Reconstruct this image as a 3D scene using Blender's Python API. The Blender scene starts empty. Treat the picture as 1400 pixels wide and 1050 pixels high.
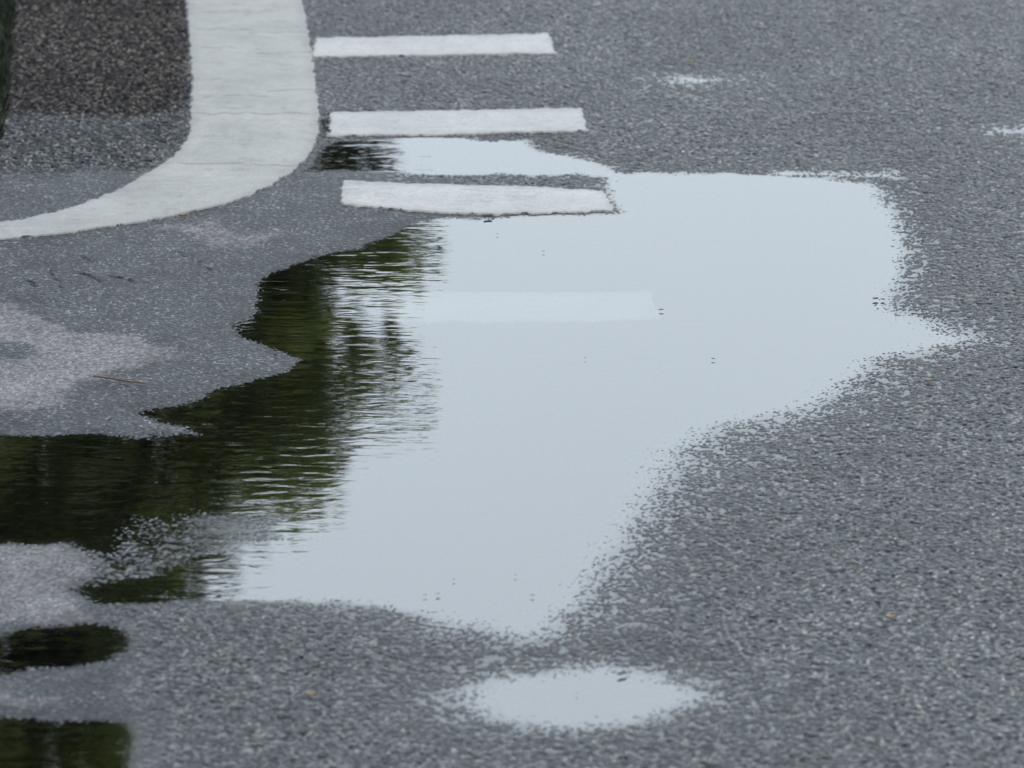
import bpy, math, numpy as np
from mathutils import Vector
rng=np.random.default_rng(7)
S=bpy.context.scene
S.view_settings.view_transform='Standard'
try: S.view_settings.look='None'
except Exception: pass
S.view_settings.exposure=0
# ---------------------------------------------------------------- survey
F=9024.0; HC=3.39; PITCH=math.radians(14.0)
cs,sn=math.cos(PITCH),math.sin(PITCH)
def g(p):
    p=np.asarray(p,float).reshape(-1,2)
    u=(p[:,0]-700)/F; v=(p[:,1]-525)/F
    t=HC/(sn+v*cs)
    return np.stack([u*t,(cs-v*sn)*t],1)
# ---------------------------------------------------------------- noise
TAB=rng.random((1024,1024)).astype(np.float32)
TAB2=rng.random((1024,1024)).astype(np.float32)
TAB3=rng.random((1024,1024)).astype(np.float32)
def lat(ix,iy,T,o=0): return T[(ix+o*37)%1024,(iy+o*91)%1024]
def vnoise(x,y,sc,seed=0,T=TAB):
    x=x/sc+1000.3; y=y/sc+1000.7
    ix=np.floor(x).astype(np.int64); iy=np.floor(y).astype(np.int64)
    fx=x-ix; fy=y-iy; fx=fx*fx*(3-2*fx); fy=fy*fy*(3-2*fy)
    a=lat(ix,iy,T,seed); b=lat(ix+1,iy,T,seed); c=lat(ix,iy+1,T,seed); d=lat(ix+1,iy+1,T,seed)
    return ((a*(1-fx)+b*fx)*(1-fy)+(c*(1-fx)+d*fx)*fy)*2-1
def fbm(x,y,sc,seed=0,oct=4):
    r=0;a=1;t=0
    for i in range(oct):
        r=r+a*vnoise(x,y,sc,seed+i*3); t+=a; a*=.5; sc*=.5
    return r/t
def voronoi(x,y,c,seed=0):
    X=x/c+500;Y=y/c+500
    ix=np.floor(X).astype(np.int64); iy=np.floor(Y).astype(np.int64)
    f1=np.full(X.shape,9.,np.float32); f2=f1.copy(); rid=np.zeros(X.shape,np.float32)
    for dx in(-1,0,1):
        for dy in(-1,0,1):
            jx=ix+dx; jy=iy+dy
            px=jx+lat(jx,jy,TAB,seed); py=jy+lat(jx,jy,TAB2,seed)
            d=np.sqrt((px-X)**2+(py-Y)**2).astype(np.float32)
            m=d<f1
            f2=np.where(m,f1,np.minimum(f2,d))
            rid=np.where(m,lat(jx,jy,TAB3,seed),rid)
            f1=np.where(m,d,f1)
    return f1,f2,rid
def sdist(poly,X,Y):
    P=poly; n=len(P); d=np.full(X.shape,1e9); ins=np.zeros(X.shape,bool)
    for i in range(n):
        a=P[i];b=P[(i+1)%n]
        ex,ey=b-a; wx=X-a[0]; wy=Y-a[1]
        t=np.clip((wx*ex+wy*ey)/(ex*ex+ey*ey+1e-12),0,1)
        d=np.minimum(d,(wx-ex*t)**2+(wy-ey*t)**2)
        c=((a[1]>Y)!=(b[1]>Y))
        xi=a[0]+(Y-a[1])*(ex)/(ey if abs(ey)>1e-9 else 1e-9)
        ins^=c&(X<xi)
    d=np.sqrt(d)
    return np.where(ins,d,-d)
# ---------------------------------------------------------------- site plan outlines
MAIN=[(415,233),(428,212),(448,191),(590,188),(720,190),(745,206),(800,218),(850,239),(930,238),(1000,237),(1060,239),(1190,248),(1215,262),
(1235,300),(1250,340),(1245,370),(1228,400),(1238,428),(1290,440),(1350,464),(1290,475),(1215,498),(1165,540),(1110,568),(1000,590),(960,620),
(915,680),(880,740),(850,790),(810,835),(765,880),(700,884),(640,868),(560,843),(480,832),(400,826),(330,822),(240,826),(135,824),(112,803),
(150,792),(150,765),(100,738),(0,740),(-180,745),(-180,590),(0,593),(150,598),(285,592),(215,578),(192,569),(270,548),(330,525),(400,506),
(412,492),(380,478),(330,458),(335,440),(358,425),(360,385),(370,375),(430,355),(500,341),(520,325),(600,300),(690,294),(842,291),(828,262),
(822,246),(790,241),(600,241),(475,236)]
POOLS=[[(640,948),(690,930),(760,920),(860,922),(930,935),(955,950),(920,966),(850,984),(760,991),(700,985),(655,967)],
[(-150,872),(0,868),(60,858),(130,850),(168,858),(172,885),(150,903),(60,918),(0,922),(-150,925)],
[(-150,990),(0,985),(100,983),(170,988),(195,1000),(190,1030),(180,1090),(-150,1090)],
[(890,108),(930,103),(980,104),(1010,108),(960,114)],
[(1335,180),(1420,172),(1460,178),(1420,185)],
[(1060,232),(1150,235),(1240,238),(1230,243),(1060,240)]]
SHOAL=[(150,700),(250,690),(400,692),(500,702),(470,716),(420,725),(515,738),(500,750),(380,748),(300,762),(240,790),(140,800),(140,740)]
DRY=[[(-100,405),(0,412),(40,430),(100,450),(180,462),(250,478),(245,495),(150,515),(95,525),(95,545),(60,560),(0,568),(-100,570),(-100,500),(20,500),(60,485),(30,470),(-100,470)],
[(205,308),(280,306),(340,313),(392,322),(385,336),(300,336),(240,322)],
[(-100,738),(90,738),(140,762),(140,790),(100,800),(105,822),(120,845),(60,858),(0,866),(-100,870)],
[(-100,945),(60,945),(95,952),(50,962),(-100,962)]]
BROWN=[(5,-160),(256,-160),(262,120),(262,150),(200,160),(30,158),(-80,165),(-80,-160)]
COARSEDARK=[(-150,-160),(262,-160),(262,190),(205,240),(0,247),(-150,250)]
FINE=[(-300,240),(205,238),(420,234),(520,240),(600,262),(640,296),(560,340),(520,420),(450,520),(330,600),(180,640),(150,800),(185,900),(190,1100),(-300,1100)]
LINE_L=[(255,0),(259,60),(262,120),(259,180),(251,200),(236,218),(205,238),(165,262),(120,280),(60,298),(0,309),(-150,328),(-500,350)]
LINE_R=[(412,0),(423,60),(431,120),(436,170),(429,200),(412,225),(380,250),(330,275),(270,292),(180,309),(80,323),(0,331),(-150,345),(-500,362)]
BARS=[([(430,56),(750,50)],[(426,82),(761,76)]),([(450,158),(796,152)],[(446,188),(804,182)]),([(466,250),(640,257),(826,262)],[(466,284),(640,294),(840,290)]),([(512,390),(890,388)],[(515,430),(903,426)])]
# coarse survey grid
cx=np.arange(-2.4,2.4,.01); cy=np.arange(10,19.6,.012)
CX,CY=np.meshgrid(cx,cy)
wx=CX+fbm(CX,CY,.10,1)*.018; wy=CY+fbm(CX,CY,.12,9)*.055
main=g(MAIN)
sd=sdist(main,wx,wy)
for i,p in enumerate(POOLS): sd=np.maximum(sd,sdist(g(p),wx,wy)+{0:.04,3:-.006,4:-.004}.get(i,0))
ctl=[((350,450),.045),((100,590),.05),((300,540),.05),((450,215),.04),((640,240),.05),((700,295),.03),((1000,238),.045),((1230,300),.020),
((1240,380),.016),((1310,455),.012),((1150,550),.011),((950,640),.0085),((860,780),.0095),((700,885),.010),((450,830),.014),((200,825),.03),((140,760),.04),((800,950),.013),((100,900),.03),
((960,108),.014),((1400,178),.014),((640,188),.05),((1150,238),.018)]
W=0;K=0
for p,k in ctl:
    q=g(p)[0]; w=1/(((CX-q[0])*2)**2+(CY-q[1])**2+.02)**1.5
    W=W+w;K=K+w*k
K=K/W
land=np.clip(-sd,0,None)*K; deep=np.clip(sd,0,None)*K
HB=np.where(sd<0,.0055*(1-np.exp(-land/.0055)),-.03*(1-np.exp(-deep*2.2/.03)))
HB=HB+np.where(sd<0,1,.3)*fbm(CX,CY,.25,20)*.0012*np.clip(land/.002,0,1)
fine=1/(1+np.exp(-sdist(g(FINE),wx,wy)/.02))
shoal=1/(1+np.exp(-sdist(g(SHOAL),wx,wy)/.02))
HB=HB*(1-shoal)+(-.0004+fbm(CX,CY,.08,31)*.0012)*shoal
fine=fine*(1-shoal)
wetb=np.exp(np.clip(sd,-9,0)/.13)*(.75+.5*fbm(CX,CY,.2,66))
def soft(poly,w): return 1/(1+np.exp(-sdist(g(poly),CX+fbm(CX,CY,.12,40)*.04,CY+fbm(CX,CY,.15,50)*.14)/w))
dry=0
for p,w_ in zip(DRY,(1,.75,.75,.6)): dry=np.maximum(dry,soft(p,.007)*w_)
dry=dry*np.clip(HB/.0015,0,1)
brown=1/(1+np.exp(-sdist(g(BROWN),wx,wy)/.012))
cdark=1/(1+np.exp(-sdist(g(COARSEDARK),wx,wy)/.012))
pm=-1e9
lp=LINE_L[:12]; rp=LINE_R[:13]
for poly in [[(252,-150)]+lp+rp[::-1]+[(395,-150)]]+[a+c[::-1] for a,c in BARS]:
    pm=np.maximum(pm,sdist(g(poly),CX,CY))
painted=np.clip((pm-.004)/.02,0,1)
def samp(A,x,y,default):
    fx=(x-cx[0])/.01; fy=(y-cy[0])/.012
    ix=np.clip(np.floor(fx).astype(int),0,len(cx)-2); iy=np.clip(np.floor(fy).astype(int),0,len(cy)-2)
    tx=np.clip(fx-ix,0,1); ty=np.clip(fy-iy,0,1)
    v=(A[iy,ix]*(1-tx)+A[iy,ix+1]*tx)*(1-ty)+(A[iy+1,ix]*(1-tx)+A[iy+1,ix+1]*tx)*ty
    inside=(x>-2.35)&(x<2.35)&(y>10.05)&(y<19.5)
    return np.where(inside,v,default)
def base(x,y): return samp(HB,np.asarray(x,float),np.asarray(y,float),.0055)
# ---------------------------------------------------------------- materials helpers
def newmat(n):
    m=bpy.data.materials.new(n); m.use_nodes=True
    nt=m.node_tree; nt.nodes.clear(); return m,nt
class NB:
    def __init__(s,nt): s.nt=nt
    def n(s,t,**k):
        nd=s.nt.nodes.new(t)
        for a,b in k.items(): setattr(nd,a,b)
        return nd
    def l(s,a,b): s.nt.links.new(a,b)
    def math(s,op,a,b=None,clamp=False):
        nd=s.nt.nodes.new('ShaderNodeMath'); nd.operation=op; nd.use_clamp=clamp
        for i,v in enumerate((a,b)):
            if v is None: continue
            if isinstance(v,(int,float)): nd.inputs[i].default_value=v
            else: s.l(v,nd.inputs[i])
        return nd.outputs[0]
    def mix(s,f,a,b):
        nd=s.nt.nodes.new('ShaderNodeMix'); nd.data_type='RGBA'
        for idx,v in ((0,f),(6,a),(7,b)):
            if isinstance(v,(int,float)): nd.inputs[idx].default_value=v
            elif isinstance(v,tuple): nd.inputs[idx].default_value=v+(1,) if len(v)==3 else v
            else: s.l(v,nd.inputs[idx])
        return nd.outputs[2]
    def ramp(s,f,pts):
        nd=s.nt.nodes.new('ShaderNodeValToRGB'); e=nd.color_ramp.elements
        while len(e)<len(pts): e.new(.5)
        for el,(p,c) in zip(e,pts):
            el.position=p; el.color=(c,c,c,1) if isinstance(c,(int,float)) else c+(1,)
        s.l(f,nd.inputs[0]); return nd.outputs[0]
    def noise(s,vec,sc,det=3,rough=.55,dist=0):
        nd=s.n('ShaderNodeTexNoise'); nd.inputs['Scale'].default_value=sc; nd.inputs['Detail'].default_value=det
        nd.inputs['Roughness'].default_value=rough; nd.inputs['Distortion'].default_value=dist
        s.l(vec,nd.inputs['Vector']); return nd.outputs['Fac']
    def mapping(s,vec,scale,rot=(0,0,0)):
        nd=s.n('ShaderNodeMapping'); nd.inputs['Scale'].default_value=scale; nd.inputs['Rotation'].default_value=rot
        s.l(vec,nd.inputs['Vector']); return nd.outputs[0]
def setattr_f(me,name,vals):
    a=me.attributes.new(name,'FLOAT','POINT'); a.data.foreach_set('value',np.ascontiguousarray(vals,np.float32).ravel())
def gridmesh(name,X,Y,Z,mat,attrs={},smooth=True):
    ny,nx=X.shape
    co=np.stack([X,Y,Z],-1).reshape(-1,3).astype(np.float32)
    i=np.arange(nx*ny).reshape(ny,nx)
    q=np.stack([i[:-1,:-1],i[:-1,1:],i[1:,1:],i[1:,:-1]],-1).reshape(-1,4).astype(np.int32)
    return rawmesh(name,co,q,mat,attrs,smooth)
def rawmesh(name,co,q,mat,attrs={},smooth=False):
    me=bpy.data.meshes.new(name); nf=len(q); k=q.shape[1]
    me.vertices.add(len(co)); me.vertices.foreach_set('co',co.astype(np.float32).ravel())
    me.loops.add(nf*k); me.loops.foreach_set('vertex_index',q.astype(np.int32).ravel())
    me.polygons.add(nf); me.polygons.foreach_set('loop_start',np.arange(0,nf*k,k,dtype=np.int32))
    try: me.polygons.foreach_set('loop_total',np.full(nf,k,np.int32))
    except Exception: pass
    me.polygons.foreach_set('use_smooth',np.full(nf,smooth,bool))
    me.update(calc_edges=True)
    for n,v in attrs.items(): setattr_f(me,n,v)
    me.materials.append(mat)
    ob=bpy.data.objects.new(name,me); S.collection.objects.link(ob); return ob
# ---------------------------------------------------------------- asphalt material
m_as,nt=newmat('asphalt'); b=NB(nt)
tc=b.n('ShaderNodeTexCoord').outputs['Object']
def at(n): return b.n('ShaderNodeAttribute',attribute_name=n).outputs['Fac']
stone,gap,adry,abrown,afine,ah,acd,acr,awet,stone2=[at(n) for n in('stone','gap','dry','brown','fine','hgt','cdark','crack','wet','stone2')]
sc1=b.ramp(stone,[(0,(.006,.008,.010)),(.3,(.020,.024,.028)),(.6,(.062,.071,.080)),(.82,(.15,.163,.175)),(.92,(.30,.305,.30)),(.965,(.20,.165,.11)),(1,(.48,.48,.46))])
n2=b.noise(tc,6,4); n3=b.noise(tc,1500,1); n5=b.noise(b.mapping(tc,(1.6,1.0,1)),1,5,.6)
nf=b.noise(tc,210,3,.7)
gapd=b.ramp(gap,[(0,1.0),(.45,.8),(1,.05)])
def mul(a,c):
    nd=nt.nodes.new('ShaderNodeMix'); nd.data_type='RGBA'; nd.blend_type='MULTIPLY'; nd.inputs[0].default_value=1
    b.l(a,nd.inputs[6]); 
    if isinstance(c,tuple): nd.inputs[7].default_value=c+(1,)
    else: b.l(c,nd.inputs[7])
    return nd.outputs[2]
c1=mul(sc1,gapd)
c1=mul(c1,b.ramp(stone2,[(0,.6),(1,1.4)]))
c1=mul(c1,b.ramp(n5,[(.3,.66),(.7,1.3)]))
fcol=b.ramp(stone2,[(0,(.008,.010,.012)),(.35,(.022,.026,.031)),(.7,(.05,.056,.064)),(.88,(.13,.135,.142)),(1,(.30,.30,.30))])
fcol=mul(fcol,b.ramp(nf,[(.35,.6),(.65,1.4)]))
fcol=mul(fcol,b.ramp(n2,[(.3,.6),(.7,1.5)]))
c1=b.mix(b.math('MULTIPLY',afine,.85),c1,fcol)
c1=b.mix(awet,c1,mul(c1,(.5,.51,.52)))
dcol=b.ramp(stone2,[(0,(.12,.122,.128)),(.5,(.21,.212,.222)),(1,(.34,.34,.35))])
dcol=mul(dcol,b.ramp(n2,[(.3,.75),(.7,1.1)]))
drf=b.math('MULTIPLY',adry,b.ramp(b.noise(tc,45,4,.7),[(.30,.5),(.5,.95)]))
c1=b.mix(drf,c1,dcol)
bc=mul(c1,(.74,.63,.57)); c1=b.mix(abrown,c1,bc)
cd=mul(c1,(.85,.85,.85)); c1=b.mix(acd,c1,cd)
wetd=mul(c1,(.25,.25,.24)); sub=b.ramp(ah,[(.0,1.0),(1,0.0)])
c1=b.mix(sub,c1,wetd)
c1=b.mix(acr,c1,(.006,.006,.006))
pr=b.n('ShaderNodeBsdfPrincipled'); b.l(c1,pr.inputs['Base Color'])
ro=b.ramp(stone,[(0,.30),(.5,.42),(1,.6)])
ro=b.mix(afine,ro,b.ramp(n2,[(.3,.40),(.7,.52)]))
ro=b.mix(drf,ro,(.9,.9,.9)); ro=b.mix(abrown,ro,(.75,.75,.75)); b.l(ro,pr.inputs['Roughness'])
sp=b.mix(afine,b.ramp(stone,[(0,.04),(.5,.24),(1,.46)]),b.ramp(n2,[(.3,.07),(.7,.17)])); sp=b.mix(acd,sp,b.ramp(stone,[(0,.04),(.7,.10),(1,.22)])); b.l(sp,pr.inputs['Specular IOR Level'])
bp=b.n('ShaderNodeBump'); bp.inputs['Distance'].default_value=.0018; bp.inputs['Strength'].default_value=.7
b.l(b.math('ADD',nf,b.math('MULTIPLY',n3,.35)),bp.inputs['Height']); b.l(bp.outputs[0],pr.inputs['Normal'])
out=b.n('ShaderNodeOutputMaterial'); b.l(pr.outputs[0],out.inputs[0])
# ---------------------------------------------------------------- road ground mesh
fx=np.arange(-1.66,1.66,.0026); fy=np.arange(10.55,18.35,.0048)
far=np.array([.01,.03,.08,.2,.5,1,2,4,8,16,32,64,128,256,500,900])
xs=np.concatenate([(fx[0]-far)[::-1],fx,fx[-1]+far]); ys=np.concatenate([(fy[0]-far)[::-1],fy,fy[-1]+far])
X,Y=np.meshgrid(xs,ys)
inm=((X>-1.665)&(X<1.665)&(Y>10.54)&(Y<18.36)).astype(float)
f1,f2,rid=voronoi(X+vnoise(X,Y,.004,3)*.0018,Y+vnoise(X,Y,.004,5)*.0018,.0088)
g1,g2,rid2=voronoi(X,Y,.0055,17)
gp=np.clip(f1*1.25,0,1)
dome=np.clip(1-(f1/.75)**2,0,1)
fn=samp(fine,X,Y,0); H=base(X,Y); pt=samp(painted,X,Y,0)
st=dome*(.3+.7*rid)*.0040-.0017+np.clip(1-(g1/.7)**2,0,1)*rid2*.0014
sf=np.clip(1-(g1/.7)**2,0,1)*rid2*.0017-.0008
pit=np.clip((vnoise(X,Y,.014,61)-.25)*2,0,1)
st=st-pit*.0024
cdm=samp(cdark,X,Y,0); brm=samp(brown,X,Y,0); drm=samp(dry,X,Y,0); wtm=np.clip(samp(wetb,X,Y,0),0,1)
Z=H+(st*(1-fn)*(1+.7*cdm)+sf*fn)*inm*(1-pt)-.002*pt
cr=np.zeros(X.shape)
for pl in [[(68,374),(76,385),(82,396)],[(96,373),(115,378),(138,388)],[(110,353),(122,360)],[(240,346),(262,355)],[(272,360),(288,374)],[(150,378),(178,388)],[(30,385),(52,394)]]:
    P=g(pl)
    sel=(X>P[:,0].min()-.06)&(X<P[:,0].max()+.06)&(Y>P[:,1].min()-.12)&(Y<P[:,1].max()+.12)
    x=X[sel]+fbm(X[sel],Y[sel],.02,70)*.008; y=Y[sel]+fbm(X[sel],Y[sel],.03,71)*.03
    d=np.full(x.shape,9.)
    for a,c in zip(P[:-1],P[1:]):
        e=c-a; t=np.clip(((x-a[0])*e[0]+(y-a[1])*e[1])/(e@e),0,1)
        d=np.minimum(d,np.hypot(x-a[0]-e[0]*t,y-a[1]-e[1]*t))
    cr[sel]=np.maximum(cr[sel],np.clip(1.2-d/.006,0,1)*np.clip(vnoise(x,y,.02,77)*2+.8,0,1))
Z=Z-cr*.004
hg=np.clip((H+.004)/.005,0,1)
road=gridmesh('asphalt_road',X,Y,Z,m_as,dict(stone=rid,gap=gp*inm,dry=drm,brown=brm,fine=fn,hgt=hg,cdark=cdm,crack=cr,wet=wtm,stone2=rid2))
# ---------------------------------------------------------------- water
m_w,nt=newmat('puddle_water'); b=NB(nt)
tc=b.n('ShaderNodeTexCoord').outputs['Object']
shal=b.n('ShaderNodeAttribute',attribute_name='shallow').outputs['Fac']
w1=b.noise(b.mapping(tc,(8,20,1),(0,0,.06)),1,2,.45,.4)
w2=b.noise(b.mapping(tc,(26,60,1),(0,0,-.1)),1,1,.4,.3)
film=b.noise(tc,170,2,.6)
calm=b.ramp(b.noise(b.mapping(tc,(1.2,.7,1)),1,1),[(.35,.35),(.65,1)])
hh=b.math('ADD',w1,b.math('MULTIPLY',w2,.22)); hh=b.math('MULTIPLY',hh,calm)
hh=b.math('ADD',hh,b.math('MULTIPLY',film,b.math('MULTIPLY',shal,1.1)))
bp=b.n('ShaderNodeBump'); bp.inputs['Distance'].default_value=.001; bp.inputs['Strength'].default_value=.40
b.l(hh,bp.inputs['Height'])
fr=b.n('ShaderNodeFresnel'); fr.inputs['IOR'].default_value=1.55; b.l(bp.outputs[0],fr.inputs['Normal'])
gl=b.n('ShaderNodeBsdfGlossy'); gl.inputs['Color'].default_value=(1,1,1,1); b.l(bp.outputs[0],gl.inputs['Normal'])
b.l(b.math('MULTIPLY',shal,.2),gl.inputs['Roughness'])
tr=b.n('ShaderNodeBsdfTransparent'); tr.inputs['Color'].default_value=(.64,.65,.63,1)
fac=b.math('MULTIPLY',fr.outputs[0],b.math('SUBTRACT',1.0,b.math('MULTIPLY',shal,.42)))
mx=b.n('ShaderNodeMixShader'); b.l(fac,mx.inputs[0]); b.l(tr.outputs[0],mx.inputs[1]); b.l(gl.outputs[0],mx.inputs[2])
out=b.n('ShaderNodeOutputMaterial'); b.l(mx.outputs[0],out.inputs[0])
wxs,wys=np.meshgrid(np.arange(-1.75,1.6,.012),np.arange(10.4,18.25,.018))
shv=np.clip((base(wxs,wys)+.0014)/.0022,0,1)*(1-samp(fine,wxs,wys,0))*(1-.5*samp(shoal,wxs,wys,0))
gridmesh('puddle',wxs,wys,wxs*0,m_w,dict(shallow=shv))
# ---------------------------------------------------------------- road paint
def paintmat(name,ca,cb):
    m,nt=newmat(name); b=NB(nt)
    tc=b.n('ShaderNodeTexCoord').outputs['Object']
    edge=b.n('ShaderNodeAttribute',attribute_name='edge').outputs['Fac']
    ck=b.n('ShaderNodeAttribute',attribute_name='crk').outputs['Fac']
    n1=b.noise(tc,5,6,.65); n2=b.noise(tc,200,4,.7); n4=b.noise(b.mapping(tc,(2.2,26,1),(0,0,.03)),1,5,.7,.2)
    n6=b.noise(tc,40,4,.7)
    col=b.mix(b.ramp(n1,[(.3,0.),(.72,1.)]),ca,cb)
    col=b.mix(b.ramp(n6,[(.3,.4),(.55,0.)]),col,tuple(x*.6 for x in cb))
    col=b.mix(b.ramp(n2,[(.32,.9),(.46,0.)]),col,(.16,.16,.15))
    crk=b.ramp(n4,[(.487,0.),(.5,1.),(.513,0.)])
    brk=b.ramp(b.noise(b.mapping(tc,(14,3,1)),1,2),[(.48,0.),(.58,.6)])
    col=b.mix(b.math('MULTIPLY',crk,brk),col,(.13,.13,.12))
    col=b.mix(ck,col,(.10,.10,.095))
    col=b.mix(b.math('MULTIPLY',edge,b.ramp(n2,[(.4,0.),(.6,.5)])),col,(.14,.14,.13))
    pr=b.n('ShaderNodeBsdfPrincipled'); b.l(col,pr.inputs['Base Color']); pr.inputs['Roughness'].default_value=.5; pr.inputs['Specular IOR Level'].default_value=.2
    bp=b.n('ShaderNodeBump'); bp.inputs['Distance'].default_value=.002; bp.inputs['Strength'].default_value=.6
    b.l(b.math('SUBTRACT',b.math('ADD',b.math('MULTIPLY',n2,.6),b.math('MULTIPLY',n6,.4)),b.math('MULTIPLY',b.math('MULTIPLY',crk,brk),.8)),bp.inputs['Height']); b.l(bp.outputs[0],pr.inputs['Normal'])
    out=b.n('ShaderNodeOutputMaterial'); b.l(pr.outputs[0],out.inputs[0]); return m
m_line=paintmat('edge_line_paint',(.38,.39,.38),(.27,.28,.275))
m_bar=paintmat('dash_paint',(.48,.495,.49),(.36,.37,.37))
def resample(P,n,smooth=True):
    P=np.asarray(P,float)
    if smooth and len(P)>2:
        Q=[]
        for i in range(len(P)-1):
            p0=P[max(i-1,0)];p1=P[i];p2=P[i+1];p3=P[min(i+2,len(P)-1)]
            for t in np.linspace(0,1,12,endpoint=False):
                Q.append(.5*((2*p1)+(-p0+p2)*t+(2*p0-5*p1+4*p2-p3)*t*t+(-p0+3*p1-3*p2+p3)*t**3))
        Q.append(P[-1]); P=np.array(Q)
    s=np.r_[0,np.cumsum(np.hypot(*np.diff(P,axis=0).T))]
    t=np.linspace(0,s[-1],n)
    return np.stack([np.interp(t,s,P[:,0]),np.interp(t,s,P[:,1])],1)
def strip(name,mat,A,B,nl,nw,smooth=True,jit=.004,th=.0035,sc=.03,joints=()):
    A=resample(A,nl,smooth);B=resample(B,nl,smooth)
    v=np.linspace(0,1,nw)
    v=np.r_[0,.0001,v[1:-1],.9999,1]
    P=A[:,None]*(1-v)[None,:,None]+B[:,None]*v[None,:,None]
    x,y=P[...,0],P[...,1]
    jx=fbm(x,y,sc,80)*jit+vnoise(x,y,.007,84)*jit*.35; jy=(fbm(x,y,sc,85)*jit+vnoise(x,y,.007,86)*jit*.35)*1.5
    ew=np.maximum(0,1-np.minimum(v,1-v)*nw/6)[None,:]*np.ones((nl,1))
    u=np.linspace(0,1,nl)
    eu=np.maximum(0,1-np.minimum(u,1-u)*nl/6)[:,None]
    e=np.clip(np.maximum(ew,eu),0,1)
    x=x+jx*e; y=y+jy*e
    z=base(x,y)+th+fbm(x,y,.3,90)*.0004
    ck=np.zeros(x.shape)
    for (j,slope,s0,s1,dk) in joints:
        q=g(j)[0]; yy=q[1]+(x-q[0])*slope+vnoise(x,x*0,.03,int(abs(q[1])*10)%50)*.02
        side=(v[None,:]>=s0)&(v[None,:]<=s1)
        ck=np.maximum(ck,np.clip(1.4-np.abs(y-yy)/.006,0,1)*side*dk*np.clip(vnoise(x,y,.02,int(q[1]*7)%60)+.8,0,1)*(x>-1.4))
    vv=np.minimum(v,1-v)[None,:]*np.ones((nl,1)); 
    rim=(vv<=0)
    rim[0,:]=True; rim[-1,:]=True
    z=np.where(rim,base(x,y)-.003,z)
    return gridmesh(name,x,y,z,mat,dict(edge=e,crk=ck),True)
def ext(p,q,L):
    d=(p-q)/np.linalg.norm(p-q); return p+d*L
Lp=g(LINE_L); Rp=g(LINE_R)
L2=np.vstack([ext(Lp[0],Lp[1],1.2)[None],Lp]);R2=np.vstack([ext(Rp[0],Rp[1],1.2)[None],Rp])
J=[((330,20),.05,0,.8,.8),((330,44),.0,0,.55,.8),((330,50),.1,.5,1,.7),((330,70),.02,.1,.5,.8),((330,77),.0,.55,1,.7),((330,112),.08,.0,.3,.7),((330,136),.0,0.1,.6,.8),((330,129),.05,.6,1,.7),((330,160),.06,0,1,.8),((330,152),-.05,.2,.5,.7),((320,228),.0,0,1,.8)]
strip('road_edge_line',m_line,L2,R2,1900,70,jit=.009,joints=J)
strip('road_edge_line',m_line,np.array([ext(Lp[0],Lp[1],30),L2[0]]),np.array([ext(Rp[0],Rp[1],30),R2[0]]),200,12,smooth=False,th=.0055)
for a,c in BARS:
    strip('lane_dash_marking',m_bar,g(a),g(c),220,40,smooth=len(a)>2,jit=.010)
q0=g([(430,56),(750,50),(426,82),(761,76)]); q1=g([(450,158),(796,152),(446,188),(804,182)])
dlt=(q0-q1).mean(0)
for k in range(1,6):
    q=q0+dlt*k; strip('lane_dash_marking',m_bar,q[[0,1]],q[[2,3]],60,12,smooth=False,jit=.004,th=.0055)
# ---------------------------------------------------------------- grass verge
m_v,nt=newmat('verge_soil_grass'); b=NB(nt)
tc=b.n('ShaderNodeTexCoord').outputs['Object']
pr=b.n('ShaderNodeBsdfPrincipled'); pr.inputs['Roughness'].default_value=.9; pr.inputs['Specular IOR Level'].default_value=.1
b.l(b.ramp(b.noise(tc,30,5),[(.3,(.008,.012,.006)),(.6,(.02,.035,.014)),(.8,(.04,.055,.025))]),pr.inputs['Base Color'])
out=b.n('ShaderNodeOutputMaterial'); b.l(pr.outputs[0],out.inputs[0])
vy=np.concatenate([np.linspace(15.3,19,200),np.array([22,30,40,60,120,300,800])])
edge_x=np.interp(vy,[15.3,16.1,17,18,19,800],[-1.42,-1.275,-1.315,-1.375,-1.42,-8])
vx=np.array([0,.01,.03,.08,.2,.5,1.2,3,8,30,100,400,850])
VX=edge_x[:,None]-vx[None,:]+(vnoise(vy,vy*0,.05,3)*.012)[:,None]; VY=vy[:,None]+vx[None,:]*0
VZ=.004+.03*(1-np.exp(-vx/.05))[None,:]+VY*0; VZ[:,0]=-.003
verge=gridmesh('grass_verge',VX,VY,VZ,m_v)
def leafmat(name,c1,c2,tr=.35):
    m,nt=newmat(name); b=NB(nt)
    a=b.n('ShaderNodeAttribute',attribute_name='tint').outputs['Fac']
    c=b.mix(a,c1,c2)
    d=b.n('ShaderNodeBsdfPrincipled'); d.inputs['Roughness'].default_value=.6; b.l(c,d.inputs['Base Color'])
    t=b.n('ShaderNodeBsdfTranslucent'); b.l(c,t.inputs['Color'])
    mx=b.n('ShaderNodeMixShader'); mx.inputs[0].default_value=tr
    b.l(d.outputs[0],mx.inputs[1]); b.l(t.outputs[0],mx.inputs[2])
    o=b.n('ShaderNodeOutputMaterial'); b.l(mx.outputs[0],o.inputs[0]); return m
m_g=leafmat('grass_blades',(.006,.012,.008),(.016,.028,.014),.1)
n=16000
by=rng.uniform(15.9,24,n); bx=np.interp(by,[15.3,16.1,17,18,19,24],[-1.40,-1.28,-1.325,-1.385,-1.42,-1.45])-rng.random(n)**1.5*1.3+.008
hgt=rng.uniform(.008,.03,n); ang=rng.uniform(0,6.28,n); w=.0025
ln=rng.uniform(-.02,.02,(n,2))
p0=np.stack([bx-np.cos(ang)*w,by-np.sin(ang)*w,np.zeros(n)],1);p1=np.stack([bx+np.cos(ang)*w,by+np.sin(ang)*w,np.zeros(n)],1)
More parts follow.
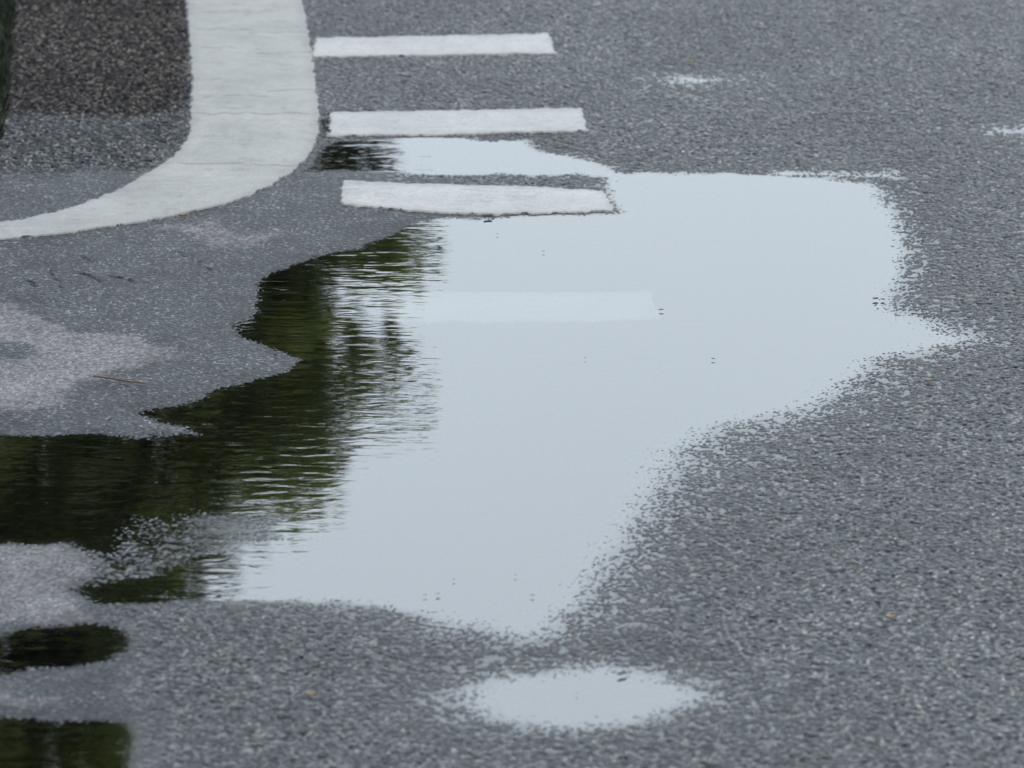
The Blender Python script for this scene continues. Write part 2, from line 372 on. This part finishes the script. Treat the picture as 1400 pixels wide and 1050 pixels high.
p2=np.stack([bx+ln[:,0]*.4+np.cos(ang)*w*.8,by+ln[:,1]*.4+np.sin(ang)*w*.8,.02+hgt*.6],1);p3=np.stack([bx+ln[:,0],by+ln[:,1],.02+hgt],1)
co=np.stack([p0,p1,p2,p3],1).reshape(-1,3); q=np.arange(4*n).reshape(n,4)
grass=rawmesh('blades',co,q,m_g,dict(tint=np.repeat(rng.random(n),4))); grass.parent=verge
# ---------------------------------------------------------------- trees
m_bark,nt=newmat('bark'); b=NB(nt)
tc=b.n('ShaderNodeTexCoord').outputs['Object']
pr=b.n('ShaderNodeBsdfPrincipled'); pr.inputs['Roughness'].default_value=.9
b.l(b.ramp(b.noise(b.mapping(tc,(8,8,2)),1,5),[(.3,(.03,.024,.018)),(.7,(.10,.08,.06))]),pr.inputs['Base Color'])
out=b.n('ShaderNodeOutputMaterial'); b.l(pr.outputs[0],out.inputs[0])
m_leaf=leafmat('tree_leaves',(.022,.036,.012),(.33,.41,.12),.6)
def tube(V,Fc,P,R,k=8):
    P=np.asarray(P,float); o=len(V)
    for i,(p,r) in enumerate(zip(P,R)):
        t=P[min(i+1,len(P)-1)]-P[max(i-1,0)]; t/=np.linalg.norm(t)
        a=np.cross(t,[.3,1,.1]); a/=np.linalg.norm(a); c=np.cross(t,a)
        for j in range(k):
            th=j*2*math.pi/k; V.append(p+r*(math.cos(th)*a+math.sin(th)*c))
    for i in range(len(P)-1):
        for j in range(k):
            j2=(j+1)%k; Fc.append([o+i*k+j,o+i*k+j2,o+(i+1)*k+j2,o+(i+1)*k+j])
def tree(cxp,cyp,prof,H0,seed,nclump=330,nleaf=110,ls=.10,extra=()):
    r=np.random.default_rng(seed)
    par=bpy.data.objects.new('broadleaf_tree',None); S.collection.objects.link(par)
    V=[];Fc=[]
    zs=np.linspace(0,H0*.9,12); wob=np.cumsum(r.normal(0,.08,(12,2)),0); wob[0]=0
    tp=np.stack([cxp+wob[:,0],cyp+wob[:,1],zs],1); tube(V,Fc,tp,np.interp(zs,[0,.5,H0*.9],[.34,.24,.04]),10)
    pz=[a for a,_ in prof]; prr=[c for _,c in prof]
    C=[np.array(e) for e in extra]
    tries=0
    while len(C)<nclump and tries<40000:
        tries+=1
        z=r.uniform(pz[0],pz[-1]); R=np.interp(z,pz,prr)
        if r.random()>(R/max(prr))**1.2+.05: continue
        a=r.uniform(0,6.28); rad=max(0,R*math.sqrt(r.uniform(.02,1))*r.uniform(.85,1.04)-.25)
        c=np.array((cxp+math.cos(a)*rad,cyp+math.sin(a)*rad,z))
        if C:
            D=np.array(C)-c; D[:,1]*=.35
            if (D**2).sum(1).min()<.26**2*(.6 if tries<15000 else .15): continue
        C.append(c)
    C=np.array(C); nclump=len(C)
    for c in C[::4]:
        zb=max(1.8,c[2]-1.0-np.hypot(c[0]-cxp,c[1]-cyp)*.5); i=min(11,int(zb/(H0*.9)*11)); s=tp[i]
        mid=(s+c)/2+np.array([0,0,.25]); tube(V,Fc,[s,mid,c],[.07,.045,.012],5)
    wood=rawmesh('trunk_and_limbs',np.array(V),np.array(Fc),m_bark,{},True); wood.parent=par
    cr_=r.uniform(.28,.6,nclump); ct=r.beta(.7,1.0,nclump)
    N=nclump*nleaf; ci=np.repeat(np.arange(nclump),nleaf)
    d=r.normal(0,1,(N,3)); d/=np.linalg.norm(d,axis=1)[:,None]; d*= (r.random(N)**.45)[:,None]; d[:,2]*=.7
    P=C[ci]+d*cr_[ci][:,None]
    a=r.normal(0,1,(N,3)); a/=np.linalg.norm(a,axis=1)[:,None]; c=np.cross(a,r.normal(0,1,(N,3))); c/=np.linalg.norm(c,axis=1)[:,None]
    s=(r.uniform(.6,1.3,N)*ls)[:,None]
    co=np.stack([P-a*s,P+c*s*.5,P+a*s,P-c*s*.5],1).reshape(-1,3)
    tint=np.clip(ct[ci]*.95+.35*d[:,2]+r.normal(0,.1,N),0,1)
    lv=rawmesh('leaves',co,np.arange(4*N).reshape(N,4),m_leaf,dict(tint=np.repeat(tint,4))); lv.parent=par
EX=[]
er=np.random.default_rng(11)
for x_,z_ in [(-1.15,6.75),(-1.5,7.0),(-1.15,7.35),(-1.35,7.75),(-1.6,8.05),(-1.8,8.3),(-1.9,8.45),(-2.2,8.6),(-2.5,8.75),(-2.2,8.3),(-2.6,8.3),(-2.9,8.7),(-2.7,9.1),(-3.0,9.1),(-2.5,9.35),(-2.9,9.5),(-3.3,9.0),(-3.3,9.6),(-3.0,9.9),(-3.1,10.3),(-2.9,10.1),(-3.4,10.2),(-3.0,10.7),(-3.2,8.5),(-3.6,8.8)]:
    for k in range(1 if z_<8 else 2): EX.append((x_+er.normal(0,.08),45+er.uniform(-1.2,1.2),z_+er.normal(0,.06)))
tree(-4.5,45,[(3.2,1.9),(4.3,3.5),(5.3,4.1),(6,4.15),(6.5,4.2),(7,4.15),(8,4.0),(8.3,3.7),(8.8,2.9),(9.4,2.55),(10.6,2.3),(11.3,1.9),(12.5,1.1),(13.2,.2)],12.8,1,580,95,.10,EX)
tree(-8.2,49,[(3,2),(5,3.8),(8,4.6),(10.5,4.4),(13,2.6),(15,.3)],14,2,480,100,.12)
tree(-13.5,46,[(3,2),(5,3.6),(8,4),(10.5,3.2),(13,1.0)],12.5,3,260,100,.12)
# ---------------------------------------------------------------- debris
def simple(name,c,r=.6):
    m,nt=newmat(name); b=NB(nt); tc=b.n('ShaderNodeTexCoord').outputs['Object']
    pr=b.n('ShaderNodeBsdfPrincipled'); pr.inputs['Roughness'].default_value=r
    b.l(b.mix(b.noise(tc,120,3),tuple(x*.6 for x in c),tuple(x*1.4 for x in c)),pr.inputs['Base Color'])
    o=b.n('ShaderNodeOutputMaterial'); b.l(pr.outputs[0],o.inputs[0]); return m
m_tan=simple('fallen_leaf_tan',(.28,.20,.08)); m_dk=simple('fallen_leaf_dark',(.035,.022,.014)); m_tw=simple('twig_bark',(.13,.055,.035)); m_wd=leafmat('weed_leaf',(.012,.022,.01),(.03,.05,.02))
def leaflet(V,Fc,p,L,Wd,ang,curl=.12,lift=.004):
    d=np.array([math.cos(ang),math.sin(ang)]); e=np.array([-d[1],d[0]]); o=len(V)
    for t in np.linspace(0,1,6):
        w=Wd*math.sin(math.pi*min(1,t*.95+.04))**.8
        for s in(-1,0,1):
            xy=np.array(p)+d*L*(t-.5)+e*w*s*.5
            V.append([xy[0],xy[1],max(0,float(base(xy[0],xy[1])))+lift+curl*L*(t-.5)**2*2+abs(s)*Wd*.25])
    for i in range(5):
        for j in range(2):
            a=o+i*3+j; Fc.append([a,a+1,a+4,a+3])
def litter(name,mat,items):
    V=[];Fc=[]
    for px,py,L,ang in items: leaflet(V,Fc,g((px,py))[0],L,L*.6,ang)
    return rawmesh(name,np.array(V),np.array(Fc),mat,{},True)
r=np.random.default_rng(5)
litter('fallen_leaves',m_tan,[(945,88,.02,.3),(1270,524,.02,.2),(1325,585,.012,1),(1218,850,.022,.4),(1140,757,.016,2),(1165,772,.012,1),(425,955,.022,0),(250,300,.02,.2)]+[(r.uniform(1050,1390) if k%2 else r.uniform(300,1390),r.uniform(600,1040) ,r.uniform(.004,.010),r.uniform(0,3)) for k in range(50)])
litter('fallen_leaves',m_dk,[(1197,411,.014,.2),(1207,412,.011,2.6),(667,299,.02,.1),(743,346,.006,.3),(850,925,.018,.5),(377,489,.014,.9),(150,579,.013,1),(163,191,.02,.4),(904,426,.010,0),(975,493,.008,0),(800,492,.005,1),(298,812,.012,.4),(680,322,.005,0),(925,710,.016,.3)]+[(r.uniform(0,1390),r.uniform(760,1040),r.uniform(.003,.006),r.uniform(0,3)) for _ in range(12)])
V=[];Fc=[]
pp=g([(128,521),(150,524),(175,528),(198,530)]); tube(V,Fc,[[p[0],p[1],float(base(p[0],p[1]))+.006] for p in pp],[.0015,.002,.0018,.001],6)
rawmesh('twig',np.array(V),np.array(Fc),m_tw,{},True)
V=[];Fc=[]
for i in range(30):
    c=g((r.uniform(440,451),r.uniform(166,186)))[0]; leaflet(V,Fc,c,r.uniform(.008,.018),r.uniform(.004,.008),r.uniform(0,6.28),.6,r.uniform(.002,.018))
w_=rawmesh('weed',np.array(V),np.array(Fc),m_wd,{},True); setattr_f(w_.data,'tint',r.random(len(V)))
# ---------------------------------------------------------------- light
wd=bpy.data.worlds.new('World'); S.world=wd; wd.use_nodes=True; nt=wd.node_tree; nt.nodes.clear(); b=NB(nt)
EL,AZ=math.radians(50),math.radians(150)
sk=b.n('ShaderNodeTexSky'); sk.sky_type='NISHITA'; sk.sun_disc=False; sk.sun_elevation=EL; sk.sun_rotation=AZ; sk.air_density=1.0; sk.dust_density=3.5; sk.ozone_density=1.5
hs=b.n('ShaderNodeHueSaturation'); hs.inputs['Saturation'].default_value=.55; b.l(sk.outputs[0],hs.inputs['Color'])
# cloud brightening added to low sky beyond road; lifts puddle reflection, brighter upward
gc=b.n('ShaderNodeTexCoord').outputs['Generated']
dt=b.n('ShaderNodeVectorMath',operation='DOT_PRODUCT'); b.l(gc,dt.inputs[0]); 
dv=Vector((.1,math.cos(math.radians(18)),math.sin(math.radians(18)))).normalized(); dt.inputs[1].default_value=dv
bank=b.ramp(dt.outputs['Value'],[(.35,0.),(.97,1.)])
cl=b.noise(gc,3,4,.5)
bank=b.math('MULTIPLY',bank,b.math('ADD',b.math('MULTIPLY',cl,.3),.85))
sz=b.n('ShaderNodeSeparateXYZ'); b.l(gc,sz.inputs[0])
el=b.ramp(sz.outputs['Z'],[(.19,(13.9,15.7,17.4)),(.33,(18.2,20.7,23.0))])
skc=b.mix(b.math('MULTIPLY',bank,.90),hs.outputs[0],el)
bg=b.n('ShaderNodeBackground'); bg.inputs['Strength'].default_value=.13; b.l(skc,bg.inputs['Color'])
o=b.n('ShaderNodeOutputWorld'); b.l(bg.outputs[0],o.inputs[0])
sl=bpy.data.lights.new('sun','SUN'); sl.energy=1.1; sl.angle=math.radians(15); sl.color=(1,.98,.95)
so=bpy.data.objects.new('sun',sl); S.collection.objects.link(so)
sdv=Vector((math.sin(AZ)*math.cos(EL),math.cos(AZ)*math.cos(EL),math.sin(EL)))
so.rotation_euler=(-sdv).to_track_quat('-Z','Y').to_euler()
# ---------------------------------------------------------------- camera
cd_=bpy.data.cameras.new('camera'); co_=bpy.data.objects.new('camera',cd_); S.collection.objects.link(co_)
co_.location=(0,0,HC); co_.rotation_euler=(math.pi/2-PITCH,0,0)
cd_.sensor_width=36; cd_.lens=F/1400*36; cd_.clip_start=.5; cd_.clip_end=3000
cd_.dof.use_dof=True; cd_.dof.focus_distance=14.4; cd_.dof.aperture_fstop=6.8
S.camera=co_
